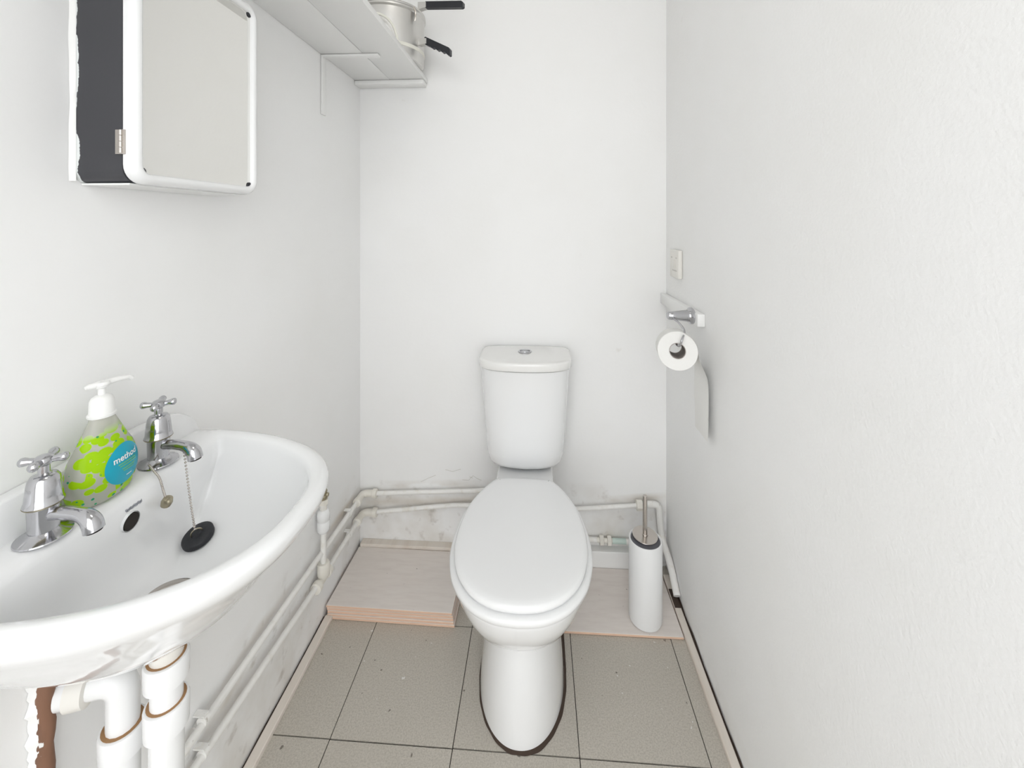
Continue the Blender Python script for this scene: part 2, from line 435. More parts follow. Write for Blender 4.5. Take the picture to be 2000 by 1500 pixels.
bm = box(bmesh.new(), -.0195, .0155, 1.5045-1.2, 1.5055-1.2, .8124, .8131)
obj('button_split', bm, M['dark'], fb, False)
# dark sealant and cut vinyl edge round the foot
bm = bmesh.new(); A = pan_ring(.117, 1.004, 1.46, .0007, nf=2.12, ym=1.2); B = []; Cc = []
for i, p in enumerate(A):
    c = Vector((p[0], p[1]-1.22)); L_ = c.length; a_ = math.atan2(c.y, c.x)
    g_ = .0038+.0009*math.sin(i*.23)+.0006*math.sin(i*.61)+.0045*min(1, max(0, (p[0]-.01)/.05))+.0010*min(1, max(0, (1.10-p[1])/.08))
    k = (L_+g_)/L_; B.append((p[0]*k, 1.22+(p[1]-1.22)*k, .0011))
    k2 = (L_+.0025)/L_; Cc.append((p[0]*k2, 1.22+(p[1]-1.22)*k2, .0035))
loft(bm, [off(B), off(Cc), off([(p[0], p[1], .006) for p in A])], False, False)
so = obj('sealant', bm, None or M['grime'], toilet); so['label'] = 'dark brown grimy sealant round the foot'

# ------------------------------------------------------------------ wash basin
BX, BY = -.475, .57
basin = thing('wash_basin', 'white ceramic wall-hung wash basin with two pillar taps', 'wash basin', (BX, BY, .65))
NB = 128
def r_super(th, kx, ky, wall):
    """distance from (BX,BY) to the D outline in direction th"""
    c, s = math.cos(th), math.sin(th); lo, hi = 0, .6
    for _ in range(40):
        r = (lo+hi)/2; x = BX+r*c; y = r*s
        u = max(0, x-XL)/kx
        f = (u**2.5+abs(y/ky)**2.5) if x > XL else abs(y/ky)**2.5
        if f < 1: lo = r
        else: hi = r
    r = lo
    if c < -1e-3: r = smin(r, (wall-BX)/c, .012)
    return r
def smin(a, b_, k):
    h = max(0, min(1, .5+.5*(b_-a)/k)); return b_*(1-h)+a*h-k*h*(1-h)
TH = [2*PI*i/NB for i in range(NB)]
R_OUT = [r_super(t, .365, .212, XL+.001) for t in TH]
R_IN = [r_super(t, .338, .188, -.602) for t in TH]
def bring(R, k, z, cx=0, cy=0, zf=None):
    out = []
    for t, r in zip(TH, R):
        x, y = cx+r*k*math.cos(t), cy+r*k*math.sin(t)
        out.append((x, y, (zf(x, y) if zf else 0)+z-.65))
    return out
def mixr(a): return [o*(1-a)+i*a for o, i in zip(R_OUT, R_IN)]
rings = []
for k, z in [(.10, .696), (.25, .698), (.42, .708), (.56, .729), (.70, .760), (.82, .797), (.90, .821), (.955, .835), (.985, .846), (1.0, .858)]:
    # the underside stays fixed to the wall: shrink only the front
    rings.append(bring(R_OUT, k, z, cx=-.11*(1-k)))
rings += [bring(R_OUT, 1.0, .864), bring(mixr(.12), 1, .870), bring(mixr(.4), 1, .8725), bring(mixr(.75), 1, .871), bring(R_IN, 1.0, .866),
          bring(R_IN, .985, .858), bring(R_IN, .96, .842), bring(R_IN, .925, .82, -.006), bring(R_IN, .87, .795, -.014), bring(R_IN, .78, .771, -.024),
          bring(R_IN, .64, .752, -.036), bring(R_IN, .46, .740, -.046), bring(R_IN, .28, .733, -.052, .000), bring([.024]*NB, 1, .729, -.055, -.001), bring([.018]*NB, 1, .722, -.055, -.001)]
bm = bmesh.new(); loft(bm, rings); obj('bowl', bm, M['ceramic'], basin, ang=75)
# upstand along the wall
prof = [(-.19, .860), (-.19, .905), (-.172, .917), (-.10, .922), (0, .923), (.11, .922), (.150, .919), (.172, .915), (.186, .908), (.198, .898), (.207, .888), (.2115, .878), (.2115, .855)]
bm = bmesh.new(); rr = []
for dx, sc in [(.001, 1.0), (.013, 1.0), (.018, .985), (.0205, .95), (.023, .6), (.03, .1)]:
    rr.append([(XL-BX+dx, y, .857+(z-.857)*sc-.65) for y, z in prof])
loft(bm, rr); obj('upstand', bm, M['ceramic'], basin, ang=45)
# overflow hole, waste ring, maker's script
def inner_pt(th, k):
    """point on the inner bowl surface"""
    Ks = [(1.0, .866, 0), (.985, .858, 0), (.96, .842, 0), (.925, .82, -.006), (.87, .795, -.014), (.78, .771, -.024), (.64, .752, -.036), (.46, .740, -.046), (.28, .733, -.052)]
    for (a, za, ca), (b_, zb, cb) in zip(Ks[:-1], Ks[1:]):
        if b_ <= k <= a:
            t = (a-k)/(a-b_); z = za+(zb-za)*t; c = ca+(cb-ca)*t
            r = r_super(th, .338, .188, -.602)*k
            return Vector((BX+c+r*math.cos(th), BY+r*math.sin(th), z))
def surf_frame(th, k):
    p = inner_pt(th, k); a = inner_pt(th+.03, k)-p; d = inner_pt(th, k-.012)-p
    n = a.cross(d).normalized()
    if n.z < 0: n = -n
    return p, n
p, n_ = surf_frame(PI-.085, .945)
bm = bmesh.new(); lathe(bm, [(.0130, -.004), (.0135, .0016), (.0124, .0026), (.0114, .0020)], p-Vector(basin.location), n_, 28, caps=False)
obj('overflow_rim', bm, M['ceramic'], basin)
bm = bmesh.new(); lathe(bm, [(.0116, -.004), (.0116, .0021)], p-Vector(basin.location), n_, 28)
obj('overflow_hole', bm, M['dark'], basin)
bm = bmesh.new(); wz = Vector((-.055, -.001, .7285-.65))
lathe(bm, [(.036, 0), (.0365, .003), (.033, .0045), (.027, .003), (.0245, -.002), (.0235, -.012), (.0, -.013)], wz, n=40)
wr = obj('waste_ring', bm, M['steel'], basin); wr['label'] = 'grey metal waste outlet ring'
bm = bmesh.new()
p2, n2 = surf_frame(PI-.10, .972)
prev = None; pts = []
for i in range(46):
    t = i/45; th = PI-.04-.20*t
    q, nn = surf_frame(th, .972+.004*math.sin(i*1.9)); pts.append(q+nn*.0006-Vector(basin.location))
tube(bm, pts, .00032, 5); obj('maker_script', bm, M['print_grey'], basin)

# ------------------------------------------------------------------ taps
def make_tap(loc, rz, label, hr):
    t = thing('pillar_tap', label, 'tap', loc, rz, 'pillar taps on the wash basin')
    bm = bmesh.new(); lathe(bm, [(.030, 0), (.0315, .0012), (.031, .003), (.024, .0055), (.018, .010), (.016, .012)], n=40); obj('flange', bm, M['chrome'], t)
    bm = bmesh.new()
    lathe(bm, [(.0165, .006), (.0168, .012), (.0175, .045), (.0178, .0478), (.0212, .0488), (.0222, .0505), (.0215, .0525), (.0205, .054), (.0200, .062), (.0185, .077), (.0172, .085), (.0145, .0895), (.0095, .0915), (.0, .092)], n=36)
    body = obj('body', bm, M['chrome'], t)
    bm = bmesh.new(); lathe(bm, [(.0213, .0478), (.0224, .0492), (.0213, .0497)], n=36); obj('joint_ring', bm, M['brass'], body)
    sp = catmull([(.008, 0, .033), (.026, 0, .036), (.050, 0, .037), (.068, 0, .0345), (.079, 0, .027), (.083, 0, .0155)], 6)
    rs = []
    for i in range(len(sp)):
        u = i/(len(sp)-1); rs.append(.0088 if u < .45 else .0088+.0034*min(1, (u-.45)/.35))
    bm = bmesh.new(); tube(bm, sp, rs, 20); s_ = obj('spout', bm, M['chrome'], t, ang=60)
    bm = bmesh.new(); lathe(bm, [(.0095, 0), (.0095, .0006)], (sp[-1].x, 0, sp[-1].z-.0012), (.15, 0, -1), 20); obj('outlet', bm, M['dark'], s_)
    bm = bmesh.new(); lathe(bm, [(.0095, .091), (.0068, .0935), (.0066, .106)], n=20); obj('stem', bm, M['chrome'], t)
    bm = bmesh.new(); lathe(bm, [(.007, .104), (.0105, .1065), (.0115, .111), (.0105, .1155), (.008, .1175), (.004, .119), (0, .1192)], n=24)
    h = obj('handle', bm, M['chrome'], t)
    for k in range(4):
        a = hr+k*PI/2; d = Vector((math.cos(a), math.sin(a), 0)); bm = bmesh.new()
        d = d*.84
        tube(bm, [d*.006+Vector((0, 0, .111)), d*.013+Vector((0, 0, .1112)), d*.020+Vector((0, 0, .1118)), d*.026+Vector((0, 0, .1122)), d*.030+Vector((0, 0, .1122)), d*.0325+Vector((0, 0, .1122)), d*.0335+Vector((0, 0, .1122))], [.005, .0044, .0048, .0062, .006, .004, .0008], 14)
        obj('arm', bm, M['chrome'], h, ang=70)
    t.scale = (.87, .87, .87)
    return t
make_tap((-.627, .497, .8715), -.05, 'chrome cross-head pillar tap at the near end, without a chain', math.radians(28))
make_tap((-.630, .662, .8715), -.12, 'chrome cross-head pillar tap at the far end, with the plug chain', math.radians(35))

# plug with chain
pp, pn = surf_frame(math.radians(116), .86)
pp = Vector((-.560, .665, 0))
def bowl_z(x, y):
    """height of the bowl surface under (x,y) by search"""
    best = None
    for i in range(0, 72):
        k = .30+.69*i/71
        for th in [math.atan2(y-BY, x-BX)]:
            q = inner_pt(th, k)
            # direction through the shifted centre differs slightly; search neighbours
            for dth in (-.3, -.2, -.1, 0, .1, .2, .3):
                q = inner_pt(th+dth, k)
                if q is None: continue
                d = (q.x-x)**2+(q.y-y)**2
                if best is None or d < best[0]: best = (d, q, th+dth, k)
    return best
bz = bowl_z(pp.x, pp.y); pp, pn = surf_frame(bz[2], bz[3])
plug = thing('basin_plug', 'black rubber basin plug lying in the bowl on a bead chain', 'plug', pp)
bm = bmesh.new(); lathe(bm, [(.019, .001), (.0225, .004), (.0225, .010), (.020, .0125), (.008, .013), (.0065, .0155), (.0, .016)], (0, 0, 0), pn, 32)
obj('stopper', bm, M['rubber'], plug, ang=45)
rc = pn*.0155
bm = bmesh.new(); s1 = pn.orthogonal().normalized(); tube(bm, [rc+s1*.0075*math.cos(a)+pn*.0075*math.sin(a) for a in [PI*i/12-.2 for i in range(15)]], .0011, 8)
obj('ring', bm, M['brass'], plug)
bm = bmesh.new(); A = Vector((-.585, .662, .889))-pp; Bq = rc+pn*.008; dist = (A-Bq).length; nn_ = int(dist/.0048)
for i in range(nn_+1):
    t = i/nn_; q = A.lerp(Bq, t); q.z -= .006*math.sin(PI*t); sphere(bm, q, .0019, 8, 6)
obj('chain', bm, M['steel'], plug)
# stay end hanging over the deck from the far tap
path = catmull([Vector((-.625, .640, .879)), Vector((-.608, .630, .877)), Vector((-.596, .628, .866)), Vector((-.590, .628, .848)), Vector((-.586, .628, .836))], 8)
bm = bmesh.new()
for i, q in enumerate(path): sphere(bm, q-pp, .0018, 8, 6)
obj('chain', bm, M['steel'], plug)
bm = bmesh.new(); e_ = path[-1]-pp
lathe(bm, [(.002, .006), (.0065, .004), (.008, -.002), (.007, -.008), (.003, -.011)], e_+Vector((.003, 0, -.004)), (.4, 0, 1), 12); sphere(bm, e_+Vector((.008, -.003, -.004)), .0045)
obj('chain_stay', bm, M['brass'], plug)

# ------------------------------------------------------------------ soap dispenser
BS = 1.0
soap = thing('soap_dispenser', 'clear soap pump bottle with lime leaf print and teal label', 'soap bottle', (-.6335, .5740, .8730))
FL = .60
bprof = [(0, 0), (.028, .0), (.0365, .002), (.0415, .009), (.0455, .022), (.0470, .036), (.0455, .050), (.0415, .064), (.034, .078), (.0275, .091), (.0215, .103), (.0172, .112), (.0158, .117)]
bp = [(v.x, v.y) for v in catmull([(r, h, 0) for r, h in bprof], 4)]
bm = bmesh.new(); lathe(bm, bp, n=48, sx=FL, sy=1); obj('bottle', bm, M['bottle'], soap, ang=60)
def b_r(z):
    for (r0, h0), (r1, h1) in zip(bp[:-1], bp[1:]):
        if h0 <= z <= h1 and h1 > h0: return r0+(r1-r0)*(z-h0)/(h1-h0)
    return .02
def on_bottle(y, z, e): 
    r = b_r(z); y = max(-r*.999, min(r*.999, y)); return Vector((FL*math.sqrt(max(0, r*r-y*y))+e, y+ (e*y/r), z))
cy_, cz_ = .0105, .042
bm = bmesh.new(); rg = []
for k in range(0, 9):
    f = max(k/8, .002); ring = []
    for i in range(40):
        a = 2*PI*i/40; ry = .0285*(1+.06*math.cos(2*a+.6)); rz = .0285*(1+.07*math.sin(a-.4))
        ring.append(on_bottle(cy_+f*ry*math.cos(a), cz_+f*rz*math.sin(a), .0005))
    rg.append(ring)
loft(bm, rg, True, False); lab = obj('label_patch', bm, M['teal'], soap)
cu = bpy.data.curves.new('lettering', 'FONT'); cu.body = 'method'; cu.size = .0122; cu.align_x = 'CENTER'; cu.offset = .00022
to = bpy.data.objects.new('lettering_tmp', cu); C.objects.link(to); bpy.context.view_layer.update()
me = bpy.data.meshes.new_from_object(to); bpy.data.objects.remove(to)
for v in me.vertices: v.co = on_bottle(cy_+v.co.x, cz_+.0075+v.co.y, .0010)
me.materials.clear(); me.materials.append(M['print_white'])
lo = bpy.data.objects.new('lettering', me); C.objects.link(lo); lo.parent = lab
for i, (z, a, b_, mm) in enumerate([(.0035, -.013, .016, 'print_green'), (.0000, -.011, .017, 'print_green'), (-.0045, -.008, .014, 'print_green'), (-.0078, -.006, .013, 'print_green'), (-.0165, -.001, .008, 'print_white')]):
    bm = bmesh.new(); ln = [cy_+a+(b_-a)*k/10 for k in range(11)]
    loft(bm, [[on_bottle(y, cz_+z-.0006, .001) for y in ln], [on_bottle(y, cz_+z+.0006, .001) for y in ln]], False, False, False)
    obj('text_line', bm, M[mm], lab, False)
bm = bmesh.new(); lathe(bm, [(.0158, .1165), (.0162, .1175), (.0162, .120), (.0145, .121), (.0138, .138), (.0120, .143), (.008, .146), (.0045, .1475), (.0042, .160)], n=32)
obj('collar', bm, M['clearcap'], soap)
bm = bmesh.new(); lathe(bm, [(.0045, .156), (.008, .158), (.0095, .162), (.008, .1655), (0, .1665)], n=24)
tube(bm, [(0, .004, .1625), (.006, .020, .1630), (.009, .032, .1618), (.010, .036, .158)], [.0045, .0038, .0034, .0032], 12)
tube(bm, [(0, -.004, .1625), (-.004, -.014, .1628), (-.005, -.018, .1628)], [.0045, .0042, .0025], 12)
obj('pump_head', bm, M['clearcap'], soap)

# ------------------------------------------------------------------ mirror cabinet
cab = thing('mirror_cabinet', 'black-sided wall cabinet with a white-framed mirror door', 'cabinet')
def rrect(y0, y1, z0, z1, r, x, seg=7):
    out = []
    for (cy, cz, a0) in [(y1-r, z1-r, 0), (y0+r, z1-r, PI/2), (y0+r, z0+r, PI), (y1-r, z0+r, 1.5*PI)]:
        for k in range(seg+1):
            a = a0+PI/2*k/seg; out.append((x, cy+r*math.cos(a), cz+r*math.sin(a)))
    return out
Y0, Y1, Z0, Z1 = .578, .850, 1.3285, 1.718
bm = bmesh.new(); loft(bm, [rrect(Y0+.001, Y1-.001, Z0+.001, Z1-.001, .018, XL+.0008), rrect(Y0+.001, Y1-.001, Z0+.001, Z1-.001, .022, -.607)])
obj('case', bm, M['blackboard'], cab, ang=30)
obj('base_panel', box(bmesh.new(), XL+.001, -.6075, Y0+.012, Y1-.012, Z0-.0022, Z0+.0008, .0006), M['gloss'], cab, False)
def inset(d, x, r): return rrect(Y0+d, Y1-d, Z0+d, Z1-d, max(r, .002), x)
bm = bmesh.new()
loft(bm, [inset(.004, -.6068, .024), inset(.0, -.605, .027), inset(-.0008, -.598, .028), inset(.001, -.591, .027), inset(.005, -.5865, .023), inset(.010, -.5855, .018), inset(.0135, -.5875, .015), inset(.0155, -.591, .012), inset(.0158, -.598, .012)], True, False)
door = obj('door_frame', bm, M['plastic'], cab, ang=45)
bm = bmesh.new(); loft(bm, [inset(.0152, -.5985, .010), inset(.0152, -.5945, .010)]); obj('mirror', bm, M['mirror'], cab, False)
for (y, z) in [(Y0+.021, Z0+.021), (Y1-.021, Z0+.021), (Y1-.021, Z1-.021), (Y0+.021, Z1-.021)]:
    bm = bmesh.new(); lathe(bm, [(.0062, 0), (.0062, .0015), (.004, .003), (0, .0032)], (-.5944, y+(.0025 if y > .7 else -.0025), z+(.0025 if z > 1.5 else -.0025)), (1, 0, 0), 12); obj('mirror_clip', bm, M['black'], cab)
bm = bmesh.new(); box(bm, -.615, -.600, Y0-.0026, Y0+.002, 1.370, 1.406, .0008)
for k in range(4): lathe(bm, [(.0028, 0), (.0028, .0075)], (-.6055, Y0-.003, 1.3715+.0087*k), (0, 0, 1), 10)
hg = obj('hinge', bm, M['steel'], cab)
bm = bmesh.new(); rr = []
for i in range(30):
    z = Z0+.003+(Z1-Z0)*i/29; a = .0045+.0008*math.sin(i*.5)+.0004*math.sin(i*1.3)
    rr.append([(XL+.0006, Y0+.001, z), (XL+.0006, Y0-a, z), (XL+.0016, Y0-a*.7, z), (XL+.004, Y0-.002, z), (XL+.006, Y0+.0006, z)])
loft(bm, rr); fs = obj('filler_edge', bm, M['gloss'], cab); fs['label'] = 'ragged white filler along the wall edge'

# ------------------------------------------------------------------ shelf and what is on it
ZS = 1.803
sh = thing('wall_shelf', 'white painted plank shelf high on the wall above the mirror', 'shelf', (XL, 1.0, ZS))
def rel(bm, o): 
    bmesh.ops.translate(bm, verts=bm.verts, vec=-Vector(o.location)); return bm
for xa, xb in [(XL+.001, -.5505), (-.5492, -.420)]:
    obj('plank', rel(box(bmesh.new(), xa, xb, -.28, YB-.002, ZS, ZS+.018, .0015), sh), M['gloss'], sh, ang=30)
obj('end_batten', rel(box(bmesh.new(), XL+.001, -.424, YB-.052, YB-.002, ZS-.016, ZS-.0005, .002), sh), M['gloss'], sh, ang=30)
for yb_ in (1.30,):
    bm = bmesh.new(); box(bm, XL+.004, -.50, yb_-.012, yb_+.012, ZS-.008, ZS-.0005, .002); box(bm, XL+.0005, XL+.0065, yb_-.012, yb_+.012, ZS-.19, ZS-.0005, .002)
    obj('bracket', rel(bm, sh), M['gloss'], sh, ang=30)

pot = thing('pressure_cooker', 'aluminium pressure cooker with black handles on the shelf', 'pressure cooker', (-.522, 1.458, ZS+.0185))
PR = .119
bm = bmesh.new()
lathe(bm, [(.0, 0), (PR-.012, 0), (PR-.004, .003), (PR, .010), (PR, .161), (PR+.002, .163), (PR+.0055, .166), (PR+.0055, .172), (PR+.001, .174), (PR-.004, .174), (PR-.006, .170)], n=64)
obj('body', bm, M['alu'], pot)
bm = bmesh.new(); lathe(bm, [(PR+.003, .1745), (PR+.0045, .177), (PR+.003, .182), (PR-.008, .188), (PR-.03, .196), (.04, .202), (0, .204)], n=64)
lid_ = obj('lid', bm, M['alu'], pot)
bm = bmesh.new(); lathe(bm, [(PR-.001, .036), (PR+.0016, .0375), (PR+.0020, .044), (PR+.0012, .049), (PR-.001, .050)], n=64, caps=False)
obj('base_band', bm, M['cream'], pot)
bm = bmesh.new(); lathe(bm, [(.016, .200), (.016, .211), (.011, .216), (.011, .232), (0, .234)], n=20); obj('pressure_weight', bm, M['black'], lid_)
def handle(a, z0, dz, ln, serr, nm):
    d = Vector((math.cos(a), math.sin(a), 0)); sd = Vector((-d.y, d.x, 0))
    h = bmesh.new(); top_, bot = [], []
    n = 24
    for i in range(n+1):
        u = i/n; r = PR+.022+ln*u; tz = z0+dz*u
        hh = .011 if not serr else .0115+.002*(1-u)
        wob = .0028*math.cos(2*PI*u*5) if serr and .22 < u < .9 else 0
        end = .004 if i in (0, n) else 0
        if serr and u > .9: wob = -.004
        top_.append(d*r+Vector((0, 0, tz+hh-end))); bot.append(d*r+Vector((0, 0, tz-hh+wob+end)))
    poly = top_+bot[::-1]
    loft(h, [[p-sd*.008 for p in poly], [p-sd*.0105+ (Vector((0, 0, 0))) for p in poly][:0] or [p+sd*.008 for p in poly]])
    ho = obj(nm, h, M['black'], pot, ang=30)
    b_ = bmesh.new()
    poly = [d*(PR-.001)+Vector((0, 0, z0+.012)), d*(PR+.030)+Vector((0, 0, z0+.010+dz*.1)), d*(PR+.030)+Vector((0, 0, z0-.008+dz*.1)), d*(PR-.001)+Vector((0, 0, z0-.014))]
    loft(b_, [[p-sd*.0095 for p in poly], [p+sd*.0095 for p in poly]])
    obj('handle_bracket', b_, M['alu'], ho, False)
HA = math.radians(-14)
handle(HA, .0735, -.050, .096, True, 'lower_handle')
handle(HA-.02, .194, -.022, .146, False, 'upper_handle')
bm = bmesh.new(); d = Vector((math.cos(HA-.3), math.sin(HA-.3), 0)); tube(bm, [d*(PR+.004)+Vector((0, 0, .175)), d*(PR+.012)+Vector((0, 0, .157)), d*(PR+.012)+Vector((0, 0, .138)), d*(PR+.008)+Vector((0, 0, .128))], .0032, 8)
obj('lid_catch', bm, M['steel'], pot)
coil = thing('coiled_cord', 'loop of cream cord standing in front of the pressure cooker', 'cord', (-.510, 1.325, ZS+.0185))
bm = bmesh.new(); pts = []
for i in range(60):
    a = PI*1.02*i/59-.01; pts.append((-.008+.070*math.cos(a), .0-.02*math.sin(a), .006+.108*math.sin(a)**.75 if math.sin(a) > 0 else .006))
pts2 = []
tube(bm, pts, .0042, 10); obj('loop', bm, M['cream'], coil)

# ------------------------------------------------------------------ pipework
def pipe(parent, pts, r=.0080, rad=.02, m='pipe', name='pipe'):
    bm = bmesh.new(); tube(bm, bend(pts, rad), r, 16); return obj(name, rel(bm, parent), M[m], parent, ang=60)
def nut(parent, c, ax, r, l, name='nut', m='fitting', sides=20, prof=None):
    bm = bmesh.new(); pr = prof or [(r*.82, -l/2), (r, -l/2+.0015), (r, l/2-.0015), (r*.82, l/2)]
    lathe(bm, pr, c, ax, sides); return obj(name, rel(bm, parent), M[m], parent, ang=40)
def clip(parent, c, ax):
    bm = bmesh.new(); x, y, z = c
    if ax == 'y': box(bm, XL+.0005, x+.002, y-.006, y+.006, z-.0125, z-.0095); box(bm, XL+.0005, x+.006, y-.006, y+.006, z+.0095, z+.0125)
    lathe(bm, [(.0105, -.006), (.0105, .006)], c, (0, 1, 0) if ax == 'y' else (1, 0, 0), 16)
    return obj('pipe_clip', rel(bm, parent), M['pipe'], parent, ang=40)
PXL = XL+.019; PYB = YB-.019
up_ = thing('water_pipe', 'upper white painted water pipe running round the back left corner', 'pipe', (PXL, PYB, .2))
zc = .236
pipe(up_, [(PXL, -.25, .318), (PXL, PYB-.03, zc)])
pipe(up_, [(PXL+.03, PYB, zc+.001), (-.10, PYB, .272), (-.055, PYB, .275)], name='pipe')
pipe(up_, [(PXL, PYB-.045, zc), (PXL, PYB, zc+.002), (PXL+.045, PYB, zc+.002)], .0125, .022, 'fitting', 'elbow')
nut(up_, (PXL, PYB-.05, zc), (0, 1, 0), .0155, .016); nut(up_, (PXL+.047, PYB, zc+.002), (1, 0, 0), .0165, .018)
clip(up_, (PXL, 1.452, .2395), 'y'); clip(up_, (PXL, .80, .277), 'y')
lo_ = thing('water_pipe', 'lower white painted water pipe with a riser and valve by the basin', 'pipe', (PXL, PYB, .1))
zl = .164
def zlow(y): return .168+.096*(1.25-y)
pipe(lo_, [(PXL, -.25, .300), (PXL, 1.25, .168), (PXL, PYB-.03, zl)], rad=.1)
pipe(lo_, [(PXL+.03, PYB, zl+.001), (-.30, PYB, .208), (.10, PYB, .206), (.375, PYB, .2335)], rad=.06)
pipe(lo_, [(PXL, PYB-.045, zl), (PXL, PYB, zl+.001), (PXL+.045, PYB, zl+.001)], .0125, .022, 'fitting', 'elbow')
nut(lo_, (PXL, PYB-.05, zl), (0, 1, 0), .0155, .016); nut(lo_, (PXL+.047, PYB, zl+.002), (1, 0, 0), .0165, .018)
clip(lo_, (PXL, 1.452, .166), 'y'); clip(lo_, (PXL, .80, .2115), 'y')
RY = 1.262; rx = PXL+.004; z0 = zlow(RY)
pipe(lo_, [(PXL, RY-.034, z0+.001), (PXL, RY+.034, z0-.001)], .0125, m='fitting', name='tee')
nut(lo_, (PXL, RY-.032, z0+.001), (0, 1, 0), .0165, .018); nut(lo_, (PXL, RY+.032, z0-.001), (0, 1, 0), .0165, .018)
nut(lo_, (rx, RY, z0+.034), (0, 0, 1), .0185, .036, m='fitting', prof=[(.012, -.03), (.0175, -.018), (.0185, .012), (.016, .018)])
pipe(lo_, [(rx, RY, z0+.03), (rx, RY, z0+.20)], .0085, name='riser')
nut(lo_, (rx, RY, z0+.182), (0, 0, 1), .0185, .06, 'coupler', 'plastic', prof=[(.0125, -.036), (.0165, -.032), (.0185, -.026), (.0188, -.004), (.0172, -.002), (.0172, .002), (.0188, .004), (.0185, .022), (.016, .030), (.0115, .034)])
nut(lo_, (rx, RY, z0+.222), (0, 0, 1), .0105, .022, 'tail', 'pipe')
nut(lo_, (rx, RY, z0+.240), (0, 0, 1), .0150, .016, 'nut', 'fitting', 6)
nut(lo_, (rx, RY, z0+.262), (0, 0, 1), .0100, .030, 'valve', 'brass', prof=[(.009, -.015), (.012, -.012), (.0125, -.004), (.009, 0), (.0105, .006), (.012, .010), (.009, .016)])
nut(lo_, (rx+.012, RY, z0+.262), (1, 0, 0), .0065, .008, 'valve_screw', 'brass', 12)
pipe(lo_, [(rx, RY, z0+.274), (rx, RY-.02, z0+.292), (rx, 1.0, .56), (-.645, .70, .72), (-.632, .664, .80)], .006, .05, 'pipe', 'tap_hose')
# right end: nut, fat elbow, drop along the right-hand corner
nut(lo_, (.372, PYB, .2335), (1, 0, 0), .0185, .022, 'nut', 'fitting', 8)
pipe(lo_, [(.375, PYB, .234), (.405, PYB, .238)], .0105, m='verdigris', name='pipe_stub')
pipe(lo_, [(.40, PYB, .238), (.442, PYB, .240), (.452, PYB-.002, .12), (XR-.0125, 1.50, .082), (XR-.0125, 1.425, .030)], .0118, .03, name='drop_pipe')
pr_ = thing('water_pipe', 'short low pipe with a brass compression joint behind the toilet brush', 'pipe', (.1, PYB, .09))
pipe(pr_, [(-.02, PYB+.004, .100), (.22, PYB+.004, .0965)], .0095)
pipe(pr_, [(.22, PYB+.004, .0965), (.285, PYB+.004, .0955)], .0085, m='fitting', name='joint')
nut(pr_, (.236, PYB+.004, .0965), (1, 0, 0), .0175, .016, 'nut', 'fitting', 6); nut(pr_, (.264, PYB+.004, .096), (1, 0, 0), .0175, .016, 'nut', 'fitting', 6)
pipe(pr_, [(.275, PYB+.004, .0957), (.325, PYB+.004, .0952)], .0095, m='verdigris', name='painted_end')
pipe(pr_, [(.325, PYB+.004, .0952), (.43, PYB+.004, .094)], .0094)

# waste trap under the basin
TXX, TYY = -.532, .572
DZ = .027
tr = thing('waste_trap', 'white plastic waste trap hanging below the wash basin', 'waste trap', (TXX, TYY, .4))
def vn(c, r, l, nm): 
    nut(tr, c, (0, 0, 1), r, l, nm, 'plastic', 28, [(r*.72, -l/2), (r, -l/2+.002), (r*1.02, l/2-.004), (r*.98, l/2-.001), (r*.9, l/2)])
    bm = bmesh.new(); lathe(bm, [(r*.84, l/2-.0005), (r*.88, l/2+.0006), (r*.78, l/2+.0008)], c, (0, 0, 1), 28); obj('stain_ring', rel(bm, tr), M['stain'], tr)
bm = bmesh.new()
lathe(bm, [(.020, .62)]+[(.0205 if i % 2 else .0195, .62+.004*i) for i in range(1, 14)]+[(.02, .678)], (TXX, TYY, 0), n=28); obj('threaded_tail', rel(bm, tr), M['plastic_old'], tr)
vn((TXX, TYY, .604+DZ), .0265, .036, 'nut')
nut(tr, (TXX, TYY, .565+DZ), (0, 0, 1), .0195, .06, 'tail_pipe', 'plastic', 28)
vn((TXX, TYY, .538+DZ), .0265, .040, 'nut')
ox, oy = -.606, .579
pipe(tr, [(TXX, TYY, .535+DZ), (TXX, TYY, .395+DZ), ((TXX+ox)/2, (TYY+oy)/2, .375+DZ), (ox, oy, .395+DZ), (ox, oy, .51+DZ)], .0205, .042, 'plastic', 'u_bend')
vn((ox, oy, .492+DZ), .0275, .036, 'nut')
pipe(tr, [(ox, oy, .49+DZ), (ox, oy, .580+DZ), (ox-.05, oy-.018, .580+DZ)], .0195, .032, 'plastic', 'elbow')
nut(tr, (ox-.045, oy-.016, .580+DZ), (1, .36, 0), .026, .024, 'nut', 'plastic_old', 28)
nut(tr, (ox-.060, oy-.021, .580+DZ), (1, .36, 0), .0225, .016, 'collar', 'plastic', 28)
bm = bmesh.new(); tube(bm, [(ox-.06, oy-.021, .58+DZ), (XL+.0005, oy-.028, .58+DZ)], .0195, 20); obj('outlet_pipe', rel(bm, tr), M['plastic_old'], tr)
br = thing('brown_pipe', 'bare brown pipe with flaking white paint on the wall under the basin', 'pipe', (XL+.010, .536, 0))
bm = bmesh.new(); pts = [(XL+.0105+.0006*math.sin(i*2.1), .536+.0008*math.sin(i*1.3), .345+.357*i/24) for i in range(25)]
tube(bm, pts, [.0095+.0006*math.sin(i*1.7) for i in range(25)], 14); obj('pipe', rel(bm, br), M['rust'], br)
bm = bmesh.new(); rr = []
for i in range(50):
    z = .345+.357*i/49; a = .013+.002*math.sin(i*2.3)+.0015*math.sin(i*5.1)
    rr.append([(XL+.0006, .536-a, z), (XL+.007, .536-a*.82, z), (XL+.0125, .536-.0088, z), (XL+.0006, .536-.004, z)])
loft(bm, rr); obj('paint_edge', rel(bm, br), M['gloss'], br)

